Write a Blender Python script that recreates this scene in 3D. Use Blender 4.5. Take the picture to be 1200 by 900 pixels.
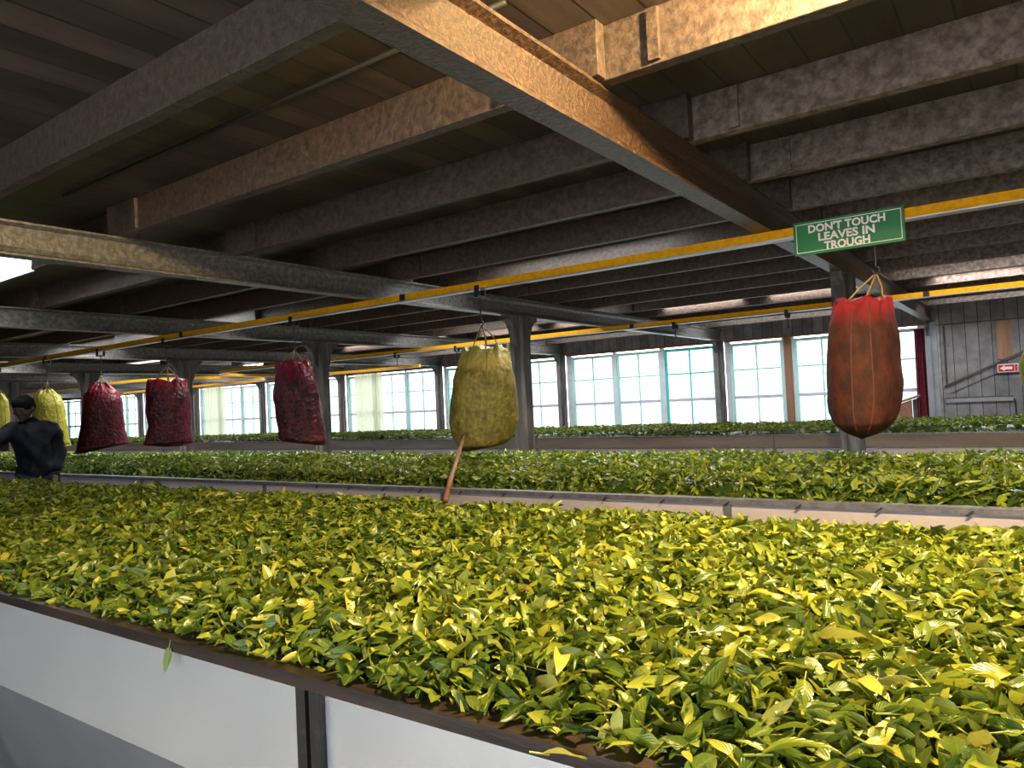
import bpy, bmesh, math, random
import numpy as np
from mathutils import Vector, Matrix, noise
random.seed(7); rng = np.random.default_rng(7)
S = bpy.context.scene; COL = S.collection
for _o in list(bpy.data.objects): bpy.data.objects.remove(_o)
PI = math.pi

# ------------------------------------------------------------------ camera, sky, lamps, exposure
CAM_Z = 1.45
cd = bpy.data.cameras.new('camera'); cam = bpy.data.objects.new('camera', cd); COL.objects.link(cam)
cd.sensor_width = 36.0; cd.lens = 862.0/1200*36; cd.clip_start = .02; cd.clip_end = 300
_dx = -np.array([-609.4-600, 530.2-450, 862.]); _dx /= np.linalg.norm(_dx)
_dy = np.array([614.3, -6., 862.]); _dy -= _dx*(_dx@_dy); _dy /= np.linalg.norm(_dy)
_R = np.stack([_dx, _dy, np.cross(_dx, _dy)])
if _R[2, 1] > 0: _R[2] *= -1
cam.matrix_world = Matrix(((_R[0,0], -_R[0,1], -_R[0,2], 0), (_R[1,0], -_R[1,1], -_R[1,2], 0), (_R[2,0], -_R[2,1], -_R[2,2], CAM_Z), (0,0,0,1)))
S.camera = cam
W = bpy.data.worlds.new('sky'); S.world = W; W.use_nodes = True
W.node_tree.nodes['Background'].inputs[0].default_value = (.93, .945, 1.0, 1)
W.node_tree.nodes['Background'].inputs[1].default_value = 6.0
S.view_settings.view_transform = 'Standard'; S.view_settings.look = 'None'
S.view_settings.gamma = 1.0; S.view_settings.use_curve_mapping = False
S.view_settings.exposure = 0.9
S.cycles.use_denoising = True
S.cycles.max_bounces = 8; S.cycles.diffuse_bounces = 4; S.cycles.glossy_bounces = 4; S.cycles.transparent_max_bounces = 12
S.cycles.sample_clamp_indirect = 8.0

def lamp(name, kind, loc, power, colour, size=.1, rot=(0,0,0), **kw):
    d = bpy.data.lights.new(name, kind); d.energy = power; d.color = colour
    if kind == 'AREA':
        d.shape = 'RECTANGLE'; d.size = size if not isinstance(size, tuple) else size[0]; d.size_y = size if not isinstance(size, tuple) else size[1]
    else: d.shadow_soft_size = size
    for k, v in kw.items(): setattr(d, k, v)
    o = bpy.data.objects.new(name, d); COL.objects.link(o); o.location = loc; o.rotation_euler = rot
    return o
# a warm bulb up between the joists over the nearest trough, outside the frame
lamp('warm_bulb', 'POINT', (-.08, 2.00, 2.85), 410, (1.0, .74, .34), .06)
# added unseen fill lights, up between the joists, to brighten the two farther troughs
for _b in range(7):
    for _q in (.28, .72):
        _x = -1.41-3.68*(_b-_q)
        if _x < 2.4:
            lamp('fill_light', 'AREA', (_x, 5.80, 2.86), 22, (1.0, .97, .90), (1.2, .08), (0, 0, 0), spread=math.radians(130))
            lamp('fill_light', 'AREA', (_x, 10.75, 2.86), 9, (1.0, .98, .94), (1.2, .08), (0, 0, 0), spread=math.radians(130))
def portal(name, loc, size, rot):
    o = lamp(name, 'AREA', loc, 1, (1,1,1), size, rot); o.data.cycles.is_portal = True; return o

# the layout of the hall (metres)
GX = [-1.41-3.68*k for k in range(11)]               # girder lines
G_BOT, G_TOP, J_TOP = 2.50, 2.715, 2.936
POST_Y, WALL_Y, FRONT_Y = 7.37, 14.4, -2.6
X_L, X_R = GX[-1]-.1, 2.6
SKYLIGHTS_AND_FILL = [(2, -8.55, -6.6, 2.56, 3.02), (1, -4.5, -2.6, 5.33, 6.08), (3, -12.2, -9.0, 5.38, 6.12), (4, -16.0, -12.7, 5.38, 6.12),
             (0, -1.2, 1.9, 9.05, 9.72), (2, -8.4, -5.3, 9.05, 9.72), (6, -23.4, -20.2, 5.38, 6.12), (5, -19.6, -16.5, 9.05, 9.72)] + [(b, GX[b]+.25, (GX[b-1] if b else X_R)-.3, 12.72, 13.42) for b in range(0, 9)]  # far-bay pair and window-wall row are unseen openings added to bring in light
portal('portal_back', (-10, WALL_Y-.12, 1.5), (24, 1.95), (-PI/2, 0, 0))
portal('portal_front', (-.75, FRONT_Y+.12, 1.5), (5.9, 1.95), (PI/2, 0, 0))
for i, (b, x0, x1, y0, y1) in enumerate(SKYLIGHTS_AND_FILL):
    portal('portal_roof_%d' % i, ((x0+x1)/2, (y0+y1)/2, J_TOP+.01), (x1-x0, y1-y0), (0, 0, 0))

# ------------------------------------------------------------------ materials
def mat(name, base, rough=.7, metal=0., alt=None, scale=8., detail=6., lo=.4, hi=.62, bump=0., stretch=None, spec=.5, extra=None):
    m = bpy.data.materials.new(name); m.use_nodes = True; nt = m.node_tree; N = nt.nodes; L = nt.links
    p = N['Principled BSDF']; p.inputs['Roughness'].default_value = rough; p.inputs['Metallic'].default_value = metal
    p.inputs['Specular IOR Level'].default_value = spec
    p.inputs['Base Color'].default_value = (*base, 1)
    if alt is not None or bump:
        g = N.new('ShaderNodeNewGeometry'); mp = N.new('ShaderNodeMapping'); L.new(g.outputs['Position'], mp.inputs['Vector'])
        mp.inputs['Scale'].default_value = stretch or (1,1,1)
        n = N.new('ShaderNodeTexNoise'); n.inputs['Scale'].default_value = scale; n.inputs['Detail'].default_value = detail; n.inputs['Roughness'].default_value = .65
        L.new(mp.outputs[0], n.inputs['Vector'])
        if alt is not None:
            r = N.new('ShaderNodeMapRange'); r.inputs['From Min'].default_value = lo; r.inputs['From Max'].default_value = hi
            L.new(n.outputs['Fac'], r.inputs['Value'])
            mx = N.new('ShaderNodeMix'); mx.data_type = 'RGBA'; mx.inputs['A'].default_value = (*base, 1); mx.inputs['B'].default_value = (*alt, 1)
            L.new(r.outputs[0], mx.inputs['Factor']); L.new(mx.outputs['Result'], p.inputs['Base Color'])
        if bump:
            b = N.new('ShaderNodeBump'); b.inputs['Strength'].default_value = bump; b.inputs['Distance'].default_value = .01
            L.new(n.outputs['Fac'], b.inputs['Height']); L.new(b.outputs[0], p.inputs['Normal'])
    return m

def board_mat(name, base, alt, axis, width, seam=.06, rough=.75, scale=5, gap=(.01,.009,.008), bump=.3):
    """boards with dark seams across one world axis, each board a little different"""
    m = mat(name, base, rough, 0, alt, scale, 7, .35, .7, bump, (1, .15, 1) if axis == 'X' else (.15, 1, 1))
    nt = m.node_tree; N = nt.nodes; L = nt.links; p = N['Principled BSDF']
    src = p.inputs['Base Color'].links[0].from_socket
    g = N.new('ShaderNodeNewGeometry'); sx = N.new('ShaderNodeSeparateXYZ'); L.new(g.outputs['Position'], sx.inputs[0])
    d = N.new('ShaderNodeMath'); d.operation = 'DIVIDE'; d.inputs[1].default_value = width; L.new(sx.outputs[axis], d.inputs[0])
    fr = N.new('ShaderNodeMath'); fr.operation = 'FRACT'; L.new(d.outputs[0], fr.inputs[0])
    fl = N.new('ShaderNodeMath'); fl.operation = 'FLOOR'; L.new(d.outputs[0], fl.inputs[0])
    wn = N.new('ShaderNodeTexWhiteNoise'); wn.noise_dimensions = '1D'; L.new(fl.outputs[0], wn.inputs['W'])
    mr = N.new('ShaderNodeMapRange'); mr.inputs['To Min'].default_value = .65; mr.inputs['To Max'].default_value = 1.15; L.new(wn.outputs['Value'], mr.inputs['Value'])
    vm = N.new('ShaderNodeVectorMath'); vm.operation = 'SCALE'; L.new(src, vm.inputs[0]); L.new(mr.outputs[0], vm.inputs['Scale'])
    lt = N.new('ShaderNodeMath'); lt.operation = 'LESS_THAN'; lt.inputs[1].default_value = seam; L.new(fr.outputs[0], lt.inputs[0])
    mx = N.new('ShaderNodeMix'); mx.data_type = 'RGBA'; mx.inputs['B'].default_value = (*gap, 1)
    L.new(vm.outputs[0], mx.inputs['A']); L.new(lt.outputs[0], mx.inputs['Factor']); L.new(mx.outputs['Result'], p.inputs['Base Color'])
    return m

M = {}
M['joist'] = mat('joist_wood', (.040,.025,.018), .5, 0, (.130,.086,.064), 26, 14, .40, .80, .8, spec=.45)
M['joist_pale'] = mat('joist_pale', (.085,.060,.050), .85, 0, (.25,.19,.165), 22, 14, .38, .74, .7, spec=.25)  # paler and rougher than the other joist wood
M['girder'] = mat('girder_steel', (.028,.013,.007), .38, .0, (.115,.058,.029), 55, 12, .45, .70, 1., spec=.5)
M['girder_far'] = mat('girder_steel_grey', (.08,.071,.064), .36, .0, (.24,.22,.20), 24, 13, .42, .75, .5, spec=.5)
M['post'] = mat('post_wood', (.055,.050,.047), .8, 0, (.22,.20,.19), 12, 12, .45, .78, .5, (1,1,.12))
M['ceiling'] = board_mat('ceiling_boards', (.050,.034,.028), (.12,.082,.066), 'X', .19, .05, .45)
M['wall'] = board_mat('wall_boards', (.20,.18,.178), (.35,.32,.315), 'X', .185, .05, .8)
M['wall_plain'] = mat('wall_plaster', (.34,.34,.35), .8, 0, (.26,.26,.27), 3)
M['wood_brown'] = mat('wood_brown', (.24,.115,.06), .7, 0, (.36,.19,.11), 10, 8, .35, .7, .3, (1,1,.12))
M['wood_dark'] = mat('wood_dark', (.05,.035,.03), .6, 0, (.12,.085,.07), 12, 8, .4, .7, .4)
M['wood_grey'] = mat('wood_grey', (.16,.125,.11), .7, 0, (.27,.22,.20), 6, 8, .35, .7, .3, (.12,1,1))
M['floor'] = mat('floor_concrete', (.16,.15,.15), .6, 0, (.24,.23,.22), 2, 8)
M['rail'] = mat('rail_yellow_paint', (.80,.36,.006), .8, 0, (.58,.23,.005), 30, 10, .45, .75, .25, spec=.15)
M['rail_steel'] = mat('rail_bare_steel', (.45,.45,.46), .35, .8)
M['black_steel'] = mat('black_steel', (.018,.016,.016), .5, .2, (.06,.045,.04), 25, 8, .5, .75)
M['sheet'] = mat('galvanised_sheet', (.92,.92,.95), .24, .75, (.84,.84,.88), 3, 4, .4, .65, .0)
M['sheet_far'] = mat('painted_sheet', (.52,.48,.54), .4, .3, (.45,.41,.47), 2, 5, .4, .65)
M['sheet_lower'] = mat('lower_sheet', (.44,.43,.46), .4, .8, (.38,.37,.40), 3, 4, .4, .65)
M['rim'] = mat('rim_wood', (.012,.008,.007), .4, 0, (.05,.026,.017), 16, 9, .45, .75, .5, (.15,1,1))
M['rim_steel'] = mat('rim_steel', (.12,.12,.14), .45, .6, (.20,.20,.22), 20, 6)
M['mint'] = mat('mint_paint', (.42,.86,.76), .5, 0, (.55,.90,.82), 12, 6)
M['teal'] = mat('teal_paint', (.06,.60,.54), .5, 0, (.12,.68,.60), 12, 6)
M['white_paint'] = mat('white_paint', (.80,.80,.84), .5, 0, (.70,.70,.76), 9)
M['lilac'] = mat('sash_rail_paint', (.62,.60,.70), .5)
M['green_sign'] = mat('sign_green', (.004,.17,.040), .5, 0, (.003,.14,.034), 6)
M['sign_white'] = mat('sign_white', (.90,.80,.76), .5)
M['sign_red'] = mat('sign_red', (.55,.02,.025), .45)
M['rope'] = mat('rope', (.30,.22,.10), .9, 0, (.20,.14,.06), 60)
M['stick'] = mat('stick_wood', (.26,.12,.055), .6, 0, (.16,.07,.03), 30, 6, .4, .7, .3)
M['iron'] = mat('hook_iron', (.03,.03,.035), .5, .5)
M['maroon'] = mat('maroon_cloth', (.26,.025,.05), .85, 0, (.18,.015,.03), 15)
M['skin'] = mat('skin', (.060,.030,.020), .5, 0, (.075,.038,.026), 20)
M['hair'] = mat('hair', (.002,.002,.002), .8, 0, (.005,.0045,.0045), 90, 4, .4, .7, .6, spec=.15)
M['jacket'] = mat('navy_jacket', (.0022,.0025,.008), .55, 0, (.006,.0065,.016), 14, 9, .4, .7, 1.0, spec=.25)
M['trousers'] = mat('trousers', (.006,.006,.009), .85)
M['brick'] = mat('brick', (.36,.16,.09), .8, 0, (.28,.11,.06), 20)

def glass_mat(name, tint, gloss=.06, haze=0.):
    m = bpy.data.materials.new(name); m.use_nodes = True; nt = m.node_tree; N = nt.nodes; L = nt.links
    for n in list(N): N.remove(n)
    o = N.new('ShaderNodeOutputMaterial'); t = N.new('ShaderNodeBsdfTransparent'); t.inputs[0].default_value = (*tint, 1)
    g = N.new('ShaderNodeBsdfGlossy'); g.inputs['Roughness'].default_value = .03
    mx = N.new('ShaderNodeMixShader'); mx.inputs[0].default_value = gloss
    L.new(t.outputs[0], mx.inputs[1]); L.new(g.outputs[0], mx.inputs[2]); last = mx
    L.new(last.outputs[0], o.inputs[0]); return m
M['glass'] = glass_mat('window_glass', (.97, 1.0, .99))
M['dimming_glass'] = glass_mat('dimming_window_glass', (.42, .45, .445))  # darkened tint added to dim the sky through the far windows

def sheer_mat(name, col):
    m = bpy.data.materials.new(name); m.use_nodes = True; nt = m.node_tree; N = nt.nodes; L = nt.links
    p = N['Principled BSDF']; p.inputs['Base Color'].default_value = (*col, 1); p.inputs['Roughness'].default_value = .8
    tr = N.new('ShaderNodeBsdfTranslucent'); tr.inputs[0].default_value = (*col, 1)
    mx = N.new('ShaderNodeMixShader'); mx.inputs[0].default_value = .75
    L.new(p.outputs[0], mx.inputs[1]); L.new(tr.outputs[0], mx.inputs[2]); L.new(mx.outputs[0], N['Material Output'].inputs[0]); return m
M['sheer'] = sheer_mat('cream_sheer', (.92, .90, .78))

def leaf_mat(name, cols, trans=.25, rough=.27):
    m = bpy.data.materials.new(name); m.use_nodes = True; nt = m.node_tree; N = nt.nodes; L = nt.links
    p = N['Principled BSDF']; a = N.new('ShaderNodeAttribute'); a.attribute_name = 'tint'
    s = N.new('ShaderNodeSeparateColor'); L.new(a.outputs['Color'], s.inputs[0])
    cr = N.new('ShaderNodeValToRGB'); e = cr.color_ramp.elements
    while len(e) < len(cols): e.new(.5)
    for k, (pos, c) in enumerate(cols): e[k].position = pos; e[k].color = (*c, 1)
    L.new(s.outputs['Red'], cr.inputs[0])
    # paler midrib
    lt = N.new('ShaderNodeMapRange'); lt.inputs['From Min'].default_value = .0; lt.inputs['From Max'].default_value = .14
    lt.inputs['To Min'].default_value = .45; lt.inputs['To Max'].default_value = 0.; L.new(s.outputs['Green'], lt.inputs['Value'])
    mx = N.new('ShaderNodeMix'); mx.data_type = 'RGBA'; mx.inputs['B'].default_value = (.36,.42,.10,1)
    L.new(lt.outputs[0], mx.inputs['Factor']); L.new(cr.outputs[0], mx.inputs['A'])
    # side veins as a bump
    q = N.new('ShaderNodeMath'); q.operation = 'MULTIPLY_ADD'; q.inputs[1].default_value = -.30; L.new(s.outputs['Green'], q.inputs[0]); L.new(s.outputs['Blue'], q.inputs[2])
    w = N.new('ShaderNodeMath'); w.operation = 'MULTIPLY'; w.inputs[1].default_value = 60.; L.new(q.outputs[0], w.inputs[0])
    sn = N.new('ShaderNodeMath'); sn.operation = 'SINE'; L.new(w.outputs[0], sn.inputs[0])
    b = N.new('ShaderNodeBump'); b.inputs['Strength'].default_value = .22; b.inputs['Distance'].default_value = .003; L.new(sn.outputs[0], b.inputs['Height'])
    L.new(b.outputs[0], p.inputs['Normal']); L.new(mx.outputs['Result'], p.inputs['Base Color'])
    p.inputs['Roughness'].default_value = rough; p.inputs['Specular IOR Level'].default_value = .5
    tr = N.new('ShaderNodeBsdfTranslucent'); L.new(mx.outputs['Result'], tr.inputs[0])
    ms = N.new('ShaderNodeMixShader'); ms.inputs[0].default_value = trans
    L.new(p.outputs[0], ms.inputs[1]); L.new(tr.outputs[0], ms.inputs[2]); L.new(ms.outputs[0], N['Material Output'].inputs[0])
    return m
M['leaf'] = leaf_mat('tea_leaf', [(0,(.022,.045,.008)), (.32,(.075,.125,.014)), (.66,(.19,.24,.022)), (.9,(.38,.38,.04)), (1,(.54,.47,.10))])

def sack_mat(name, lower, alt, upper, z0, z1, rough=.42, crinkle=.55):
    """open-weave sack: full of leaf below, only the bare cloth near the gathered top (local height)"""
    m = mat(name, lower, rough, 0, alt, 16, 12, .40, .66, 1.0, (1,1,.55), .35); nt = m.node_tree; N = nt.nodes; L = nt.links; p = N['Principled BSDF']
    src = p.inputs['Base Color'].links[0].from_socket
    tc = N.new('ShaderNodeTexCoord'); sx = N.new('ShaderNodeSeparateXYZ'); L.new(tc.outputs['Object'], sx.inputs[0])
    nz = N.new('ShaderNodeTexNoise'); nz.inputs['Scale'].default_value = 7; L.new(tc.outputs['Object'], nz.inputs['Vector'])
    ad = N.new('ShaderNodeMath'); ad.operation = 'MULTIPLY_ADD'; ad.inputs[1].default_value = .12; L.new(nz.outputs['Fac'], ad.inputs[0]); L.new(sx.outputs['Z'], ad.inputs[2])
    r = N.new('ShaderNodeMapRange'); r.inputs['From Min'].default_value = z0+.06; r.inputs['From Max'].default_value = z1+.06; L.new(ad.outputs[0], r.inputs['Value'])
    mx = N.new('ShaderNodeMix'); mx.data_type = 'RGBA'; mx.inputs['B'].default_value = (*upper, 1); L.new(src, mx.inputs['A']); L.new(r.outputs[0], mx.inputs['Factor'])
    L.new(mx.outputs['Result'], p.inputs['Base Color'])
    vo = N.new('ShaderNodeTexVoronoi'); vo.inputs['Scale'].default_value = 24; L.new(tc.outputs['Object'], vo.inputs['Vector'])
    bp = N.new('ShaderNodeBump'); bp.inputs['Strength'].default_value = crinkle; bp.inputs['Distance'].default_value = .018
    L.new(vo.outputs['Distance'], bp.inputs['Height']); L.new(p.inputs['Normal'].links[0].from_socket, bp.inputs['Normal']); L.new(bp.outputs[0], p.inputs['Normal'])
    tr = N.new('ShaderNodeBsdfTranslucent'); L.new(mx.outputs['Result'], tr.inputs[0])
    ms = N.new('ShaderNodeMixShader'); ms.inputs[0].default_value = .2
    L.new(p.outputs[0], ms.inputs[1]); L.new(tr.outputs[0], ms.inputs[2]); L.new(ms.outputs[0], N['Material Output'].inputs[0])
    return m
M['sack_red'] = sack_mat('red_sack', (.030,.006,.0035), (.085,.018,.007), (.24,.011,.022), .68, .84, .7, .12)
M['sack_wine'] = sack_mat('wine_sack', (.030,.003,.006), (.14,.010,.022), (.27,.012,.030), .66, .95)
M['sack_yellow'] = sack_mat('yellow_sack', (.085,.070,.011), (.21,.175,.030), (.33,.27,.07), .66, .76)
M['sack_lime'] = sack_mat('lime_sack', (.24,.215,.018), (.38,.35,.04), (.45,.40,.07), .6, .85)
M['seam_dark'] = mat('sack_seam', (.05,.012,.016), .8)
M['seam_brown'] = mat('sack_seam_brown', (.10,.028,.016), .8)
M['seam_olive'] = mat('sack_seam_olive', (.12,.09,.02), .8)

# ------------------------------------------------------------------ helpers
class MB:
    """collects shapes, then links them as one mesh object"""
    def __init__(s): s.v = []; s.f = []
    def add(s, vs, fs):
        o = len(s.v); s.v += [tuple(v) for v in vs]; s.f += [tuple(i+o for i in f) for f in fs]; return s
    def box(s, x0, x1, y0, y1, z0, z1):
        return s.add([(x0,y0,z0),(x1,y0,z0),(x1,y1,z0),(x0,y1,z0),(x0,y0,z1),(x1,y0,z1),(x1,y1,z1),(x0,y1,z1)],
                     [(0,3,2,1),(4,5,6,7),(0,1,5,4),(1,2,6,5),(2,3,7,6),(3,0,4,7)])
    def prism(s, poly, axis, a, b):
        """poly: 2-D outline, pushed along axis from a to b. X: (y,z)  Y: (x,z)  Z: (x,y)"""
        n = len(poly); mk = {'X': lambda p, t: (t, p[0], p[1]), 'Y': lambda p, t: (p[0], t, p[1]), 'Z': lambda p, t: (p[0], p[1], t)}[axis]
        return s.add([mk(p, a) for p in poly]+[mk(p, b) for p in poly],
                     [tuple(range(n))[::-1], tuple(range(n, 2*n))]+[(i, (i+1) % n, (i+1) % n+n, i+n) for i in range(n)])
    def tube(s, pts, r, n=8, rs=None):
        pts = [Vector(p) for p in pts]; rings = []
        for i, p in enumerate(pts):
            t = (pts[min(i+1, len(pts)-1)]-pts[max(i-1, 0)]).normalized()
            u = t.cross(Vector((0,0,1))) if abs(t.z) < .95 else t.cross(Vector((0,1,0))); u.normalize(); w = t.cross(u)
            rr = rs[i] if rs else r
            rings.append([p+(u*math.cos(2*PI*k/n)+w*math.sin(2*PI*k/n))*rr for k in range(n)])
        return s.loft(rings)
    def loft(s, rings, cap=True):
        n = len(rings[0]); vs = [v for r in rings for v in r]; fs = []
        for i in range(len(rings)-1):
            for k in range(n): fs.append((i*n+k, i*n+(k+1) % n, (i+1)*n+(k+1) % n, (i+1)*n+k))
        if cap: fs += [tuple(range(n))[::-1], tuple((len(rings)-1)*n+k for k in range(n))]
        return s.add(vs, fs)
    def build(s, name, m, parent=None, smooth=False, bevel=0., origin=None):
        """parent=None: top level, origin moved to the foot of the mesh"""
        v = np.array(s.v, float)
        if parent is None:
            o = np.array(origin if origin is not None else [(v[:,0].min()+v[:,0].max())/2, (v[:,1].min()+v[:,1].max())/2, v[:,2].min()])
        else: o = np.array(parent_origin(parent)) if s.world else np.zeros(3)
        me = bpy.data.meshes.new(name); me.from_pydata((v-o).tolist(), [], s.f); me.materials.append(m)
        bm = bmesh.new(); bm.from_mesh(me); bmesh.ops.recalc_face_normals(bm, faces=bm.faces)
        if bevel: bmesh.ops.bevel(bm, geom=bm.edges[:], offset=bevel, segments=2, affect='EDGES', profile=.5)
        bm.to_mesh(me); bm.free()
        if smooth: me.shade_smooth()
        ob = bpy.data.objects.new(name, me); COL.objects.link(ob)
        if parent is None: ob.location = o
        else: ob.parent = parent
        return ob
    world = True          # children given in world coordinates; False: in the parent's own
def parent_origin(p):
    o = Vector((0,0,0))
    while p is not None: o = o+p.location; p = p.parent
    return o
class LB(MB): world = False
def thing(name, label, cat, loc, group=None, rotz=0, kind=None):
    o = bpy.data.objects.new(name, None); COL.objects.link(o); o.location = loc; o.rotation_euler.z = rotz
    tag(o, label, cat, group, kind); return o
def tag(o, label=None, cat=None, group=None, kind=None):
    if label: o['label'] = label
    if cat: o['category'] = cat
    if group: o['group'] = group
    if kind: o['kind'] = kind
    return o
def copy_tree(o, parent=None):
    c = o.copy(); COL.objects.link(c); c.parent = parent
    for ch in list(o.children): copy_tree(ch, c)
    return c
def ordinal(n): return ['first','second','third','fourth','fifth','sixth','seventh','eighth','ninth','tenth','eleventh','twelfth','thirteenth','fourteenth','fifteenth','sixteenth','seventeenth','eighteenth'][n-1]
def struct(name, mb, m, **kw): return tag(mb.build(name, m, **kw), kind='structure')

# ------------------------------------------------------------------ the room shell
struct('floor', MB().box(X_L-.3, X_R+.3, FRONT_Y-.3, WALL_Y+.3, -.1, 0), M['floor'])
cb = MB()
edges = [X_R+.2]+GX[:-1]+[X_L-.2]
for b in range(len(edges)-1):
    xr, xl = edges[b], edges[b+1]; y = FRONT_Y-.2
    for (_, x0, x1, y0, y1) in sorted([s for s in SKYLIGHTS_AND_FILL if s[0] == b], key=lambda s: s[3]):
        cb.box(xl, xr, y, y0, J_TOP, J_TOP+.03); cb.box(xl, x0, y0, y1, J_TOP, J_TOP+.03); cb.box(x1, xr, y0, y1, J_TOP, J_TOP+.03); y = y1
    cb.box(xl, xr, y, WALL_Y+.3, J_TOP, J_TOP+.03)
struct('ceiling', cb, M['ceiling'])
SILL, HEAD = .50, 2.46
wb = MB()
wb.box(X_L-.2, -1.36, WALL_Y, WALL_Y+.1, 0, SILL).box(X_L-.2, -1.36, WALL_Y, WALL_Y+.1, HEAD+.03, J_TOP).box(-1.36, X_R+.2, WALL_Y, WALL_Y+.1, 0, J_TOP)
struct('wall_back', wb, M['wall'])
wf = MB(); FW = (-3.70, 2.2)
wf.box(X_L-.2, X_R+.2, FRONT_Y-.1, FRONT_Y, 0, SILL).box(X_L-.2, X_R+.2, FRONT_Y-.1, FRONT_Y, HEAD, J_TOP)
wf.box(X_L-.2, FW[0], FRONT_Y-.1, FRONT_Y, SILL, HEAD).box(FW[1], X_R+.2, FRONT_Y-.1, FRONT_Y, SILL, HEAD)
struct('wall_front', wf, M['wall_plain'])
struct('wall_left', MB().box(X_L-.2, X_L, FRONT_Y, WALL_Y, 0, J_TOP), M['wall_plain'])
struct('wall_right', MB().box(X_R, X_R+.2, FRONT_Y, WALL_Y, 0, J_TOP), M['wall_plain'])
for i, (b, x0, x1, y0, y1) in enumerate(SKYLIGHTS_AND_FILL):
    p = struct('window_%d' % (30+i), MB().box(x0, x1, y0, y1, J_TOP+.034, J_TOP+.038), M['glass'])  # glass over every roof opening, the added unseen ones too
    MB().box(x0, x1, y0-.02, y0, J_TOP-.03, J_TOP-.001).box(x0, x1, y1, y1+.02, J_TOP-.03, J_TOP-.001).build('roof_opening_frame', M['white_paint'], p)

# ------------------------------------------------------------------ windows of the far wall, bay by bay
def sash(parent, x0, x1, m, y=WALL_Y, glass='dimming_glass'):
    f = .045; zm = 1.36; zt = 1.90; xm = (x0+x1)/2; b = MB()
    ya, yb = y+.005, y+.05
    b.box(x0, x0+f, ya, yb, SILL, HEAD-.03); b.box(x1-f, x1, ya, yb, SILL, HEAD-.03); b.box(x0+f, x1-f, ya, yb, HEAD-.09, HEAD-.03); b.box(x0+f, x1-f, ya, yb, SILL, SILL+.07)
    b.box(xm-.013, xm+.013, ya+.008, yb-.008, SILL+.07, zm); b.box(xm-.013, xm+.013, ya+.008, yb-.008, zm, HEAD-.09)
    b.box(x0+f, xm-.013, ya+.008, yb-.008, zt-.014, zt+.014); b.box(xm+.013, x1-f, ya+.008, yb-.008, zt-.014, zt+.014)
    s = b.build('sash', m, parent)
    MB().box(x0+f-.002, x1-f+.002, y-.002, y+.052, zm-.03, zm+.03).build('meeting_rail', M['lilac'], s)
    MB().box(x0+f, x1-f, y+.026, y+.030, SILL+.06, HEAD-.08).build('glass_pane', M[glass], s)
for k in range(10):
    xr, xl = GX[k], GX[k+1]; t = (xr-xl)
    lo, hi = xl+.14, xr-.12
    if k == 0: S3 = [(-4.90,-3.90), (-3.68,-2.70), (-2.62,-1.62)]
    elif k == 1: S3 = [(-8.55,-7.50), (-7.42,-6.40), (-6.30,-5.22)]
    else: w = (hi-lo)/3; S3 = [(lo+w*j+.03, lo+w*(j+1)-.03) for j in range(3)]
    c = MB(); xs = [lo-.06]+[v for s in S3 for v in s]+[hi+.06]
    for j in range(0, len(xs), 2): c.box(xs[j], xs[j+1], WALL_Y-.02, WALL_Y+.07, SILL, HEAD)
    c.box(lo-.06, hi+.06, WALL_Y-.05, WALL_Y+.1, SILL-.05, SILL)
    win = struct('window_%d' % (k+1), c, M['white_paint'] if k else M['white_paint'], origin=(xl, WALL_Y, SILL))
    MB().box(lo-.06, hi+.06, WALL_Y-.035, WALL_Y+.09, HEAD, HEAD+.045).build('window_head', M['wood_brown'], win)
    if k == 0: MB().box(-3.86, -3.72, WALL_Y-.05, WALL_Y-.021, SILL, HEAD).build('mullion_board', M['wood_brown'], win)
    for j, (a, b) in enumerate(S3): sash(win, a, b, M['teal'] if (k == 1 and j == 2) else M['mint'])
for j in range(3):
    a = FW[0]+.05+j*1.925; win = struct('window_%d' % (12+j), MB().box(a-.05, a, FRONT_Y-.08, FRONT_Y-.02, SILL, HEAD).box(a+1.82, a+1.875, FRONT_Y-.08, FRONT_Y-.02, SILL, HEAD), M['white_paint'])
    sash(win, a, a+.9, M['mint'], FRONT_Y-.08, 'glass'); sash(win, a+.92, a+1.82, M['mint'], FRONT_Y-.08, 'glass')

# boarded far end of the back wall: battens, a patch of brown board, a pipe run
Yw = WALL_Y
def batten(name, p0, p1, w, t, m):
    (x0, z0), (x1, z1) = p0, p1; L = math.hypot(x1-x0, z1-z0); nx, nz = -(z1-z0)/L*w/2, (x1-x0)/L*w/2
    return struct(name, MB().prism([(x0+nx,z0+nz),(x0-nx,z0-nz),(x1-nx,z1-nz),(x1+nx,z1+nz)], 'Y', Yw-t, Yw-.0005), m)
batten('trim_1', (-1.26, 1.39), (.45, 2.17), .035, .03, M['wood_dark'])
batten('trim_2', (-1.2, 1.30), (.45, 2.03), .05, .022, M['wall'])
batten('trim_3', (-1.25, 1.155), (-.30, 1.155), .07, .03, M['wall_plain'])
batten('trim_4', (-1.25, 1.195), (-.30, 1.195), .015, .034, M['wood_dark'])
batten('trim_5', (-1.36, 2.44), (X_R, 2.44), .02, .012, M['wood_dark'])
batten('trim_6', (-1.225, 1.40), (-1.225, 2.42), .03, .01, M['wood_dark'])
tag(MB().box(-.49, -.285, Yw-.02, Yw-.0005, 1.80, 2.43).build('wooden_board', M['wood_brown'], bevel=.003), 'brown bare board set among the grey wall boards above the exit sign', 'board')
tag(MB().tube([(-.31, Yw-.03, 1.15), (-.29, Yw-.03, 1.13), (-.285, Yw-.03, 1.08), (-.285, Yw-.03, .2)], .012).build('wall_pipe', M['iron'], smooth=True), 'thin dark pipe running down the grey boarded wall under the exit sign', 'pipe')
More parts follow.
